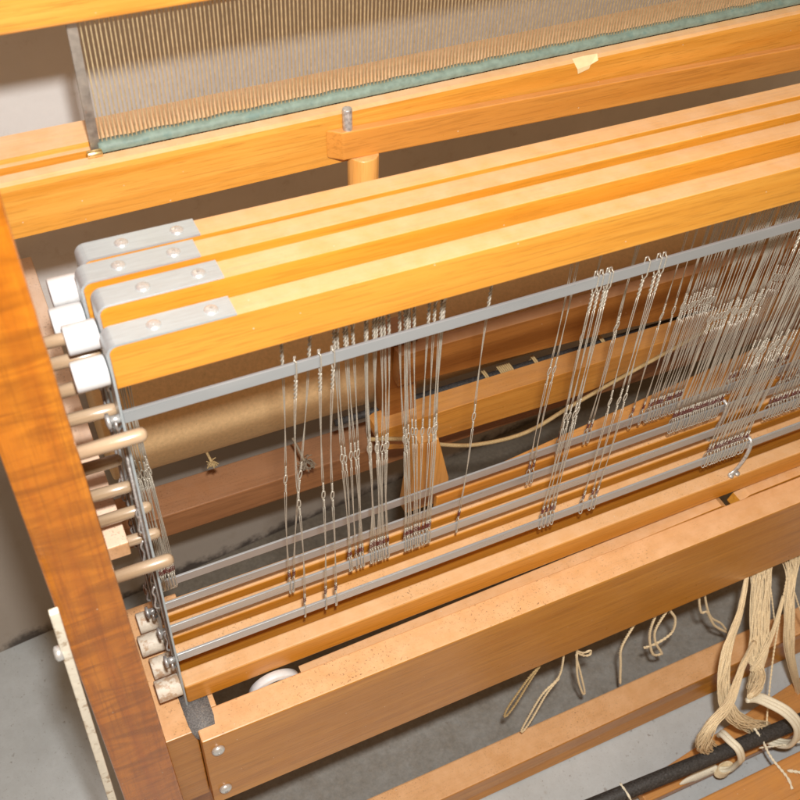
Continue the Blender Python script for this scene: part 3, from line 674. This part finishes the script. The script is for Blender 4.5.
thread('twine', [(.4440, -.2150, -.3765), (.4540, -.2220, -.3755), (.4650, -.2300, -.3750), (.480, -.236, -.3755)], .0018, CORD, 'stubby cream twine in the bottom right corner', cat='twine')
bm = B(); tube(bm, smooth_path([(.160, -.158, -.352), (.166, -.170, -.3480), (.176, -.1800, -.3470), (.186, -.1850, -.3500), (.196, -.1900, -.3600)], 5), [.003] * 4 + [.0085] * 9 + [.006] * 8, 10)
single('cord_knot', bm, CORD, 'lump of cream knotted cord cut by the bottom edge', 'cord', (.18, -.18, -.35), smooth=True)

# warp beam boards low at the right
bm = B(); hexa(bm, [(.285, -.166, -.434), (.62, -.174, -.434), (.62, -.106, -.434), (.285, -.1440, -.434)], [(.285, -.166, -.420), (.62, -.174, -.420), (.62, -.106, -.420), (.285, -.1440, -.420)], .0015)
single('warp_beam_board', bm, W_ORANGE, 'tapered orange board lying behind the black rod', 'board', (.285, -.166, -.434), 'warp beam boards')
bm = B(); hexa(bm, [(.20, -.262, -.440), (.70, -.270, -.440), (.70, -.2045, -.440), (.20, -.1960, -.440)], [(.20, -.262, -.380), (.70, -.270, -.380), (.70, -.2045, -.380), (.20, -.1960, -.380)], .0025)
bx(bm, .20, .70, -.2485, -.2400, -.3795, -.3760, .001)
single('warp_beam_board', bm, W_ORANGE, 'thick orange board in front of the black rod at the corner', 'board', (.2, -.262, -.44), 'warp beam boards')

thread('lint_scrap', [(.262, -.150, -.4490), (.268, -.146, -.4488), (.270, -.152, -.4490), (.276, -.153, -.4488)], .0005, GREYY, 'tiny curled grey thread scrap on the pale floor left of the tapered board', cat='lint')
thread('lint_scrap', [(.150, -.165, -.4490), (.160, -.168, -.4488), (.166, -.1745, -.4490)], .0005, GREYY, 'short dark thread scrap on the pale floor by the cream knot', cat='lint')
# cream painted metal bar beside the post
CB = (-.288, -.085, -.449)
brace = thing('painted_metal_bar', 'chipped cream painted metal bar standing left of the side post', 'metal bar', CB)
bm = B(); hexa(bm, [(-.2945, -.086, -.449), (-.2880, -.086, -.449), (-.2880, -.081, -.449), (-.2945, -.081, -.449)], [(-.2745, -.086, .236), (-.2685, -.086, .236), (-.2685, -.081, .236), (-.2745, -.081, .236)], .0008)
obj('bar', bm, CREAM, brace, CB)
bm = B(); tube(bm, [(-.2750, -.0835, .190), (-.2790, -.0835, .190), (-.2803, -.0835, .190)], [.0052, .0052, .003], 16); obj('bolt', bm, SCREW, brace, CB, True)

# ------------------------------------------------------------------ light, world, camera
w = bpy.data.worlds.new('World'); sc.world = w; w.use_nodes = True
w.node_tree.nodes['Background'].inputs[0].default_value = (.36, .225, .118, 1)
w.node_tree.nodes['Background'].inputs[1].default_value = 1.05
ld = bpy.data.lights.new('flash', 'AREA'); ld.shape = 'DISK'; ld.size = .045; ld.energy = 14.0; ld.color = (1, .98, .95)
lo = bpy.data.objects.new('flash', ld); COL.objects.link(lo); lo.location = (-.212, -.46, .90)
lo.rotation_euler = (Vector((.42, -.10, -.35)) - lo.location).to_track_quat('-Z', 'Y').to_euler()

cam = bpy.data.cameras.new('camera'); co = bpy.data.objects.new('camera', cam); COL.objects.link(co)
R = ((0.90354387, -0.27863767, 0.32552961), (-0.42639237, -0.65984197, 0.61870682), (0.04240307, -0.69783209, -0.71500514))
M = Matrix(((R[0][0], -R[0][1], -R[0][2], -.24446461), (R[1][0], -R[1][1], -R[1][2], -.47064363), (R[2][0], -R[2][1], -R[2][2], .77651373), (0, 0, 0, 1)))
co.matrix_world = M
cam.sensor_width = 36; cam.lens = 1006.8978 / 800 * 36; cam.clip_start = .01; cam.clip_end = 50
cam.dof.use_dof = True; cam.dof.focus_distance = .93; cam.dof.aperture_fstop = 13
sc.camera = co
sc.render.engine = 'CYCLES'
sc.view_settings.view_transform = 'Standard'; sc.view_settings.look = 'None'; sc.view_settings.exposure = 0; sc.view_settings.gamma = 1
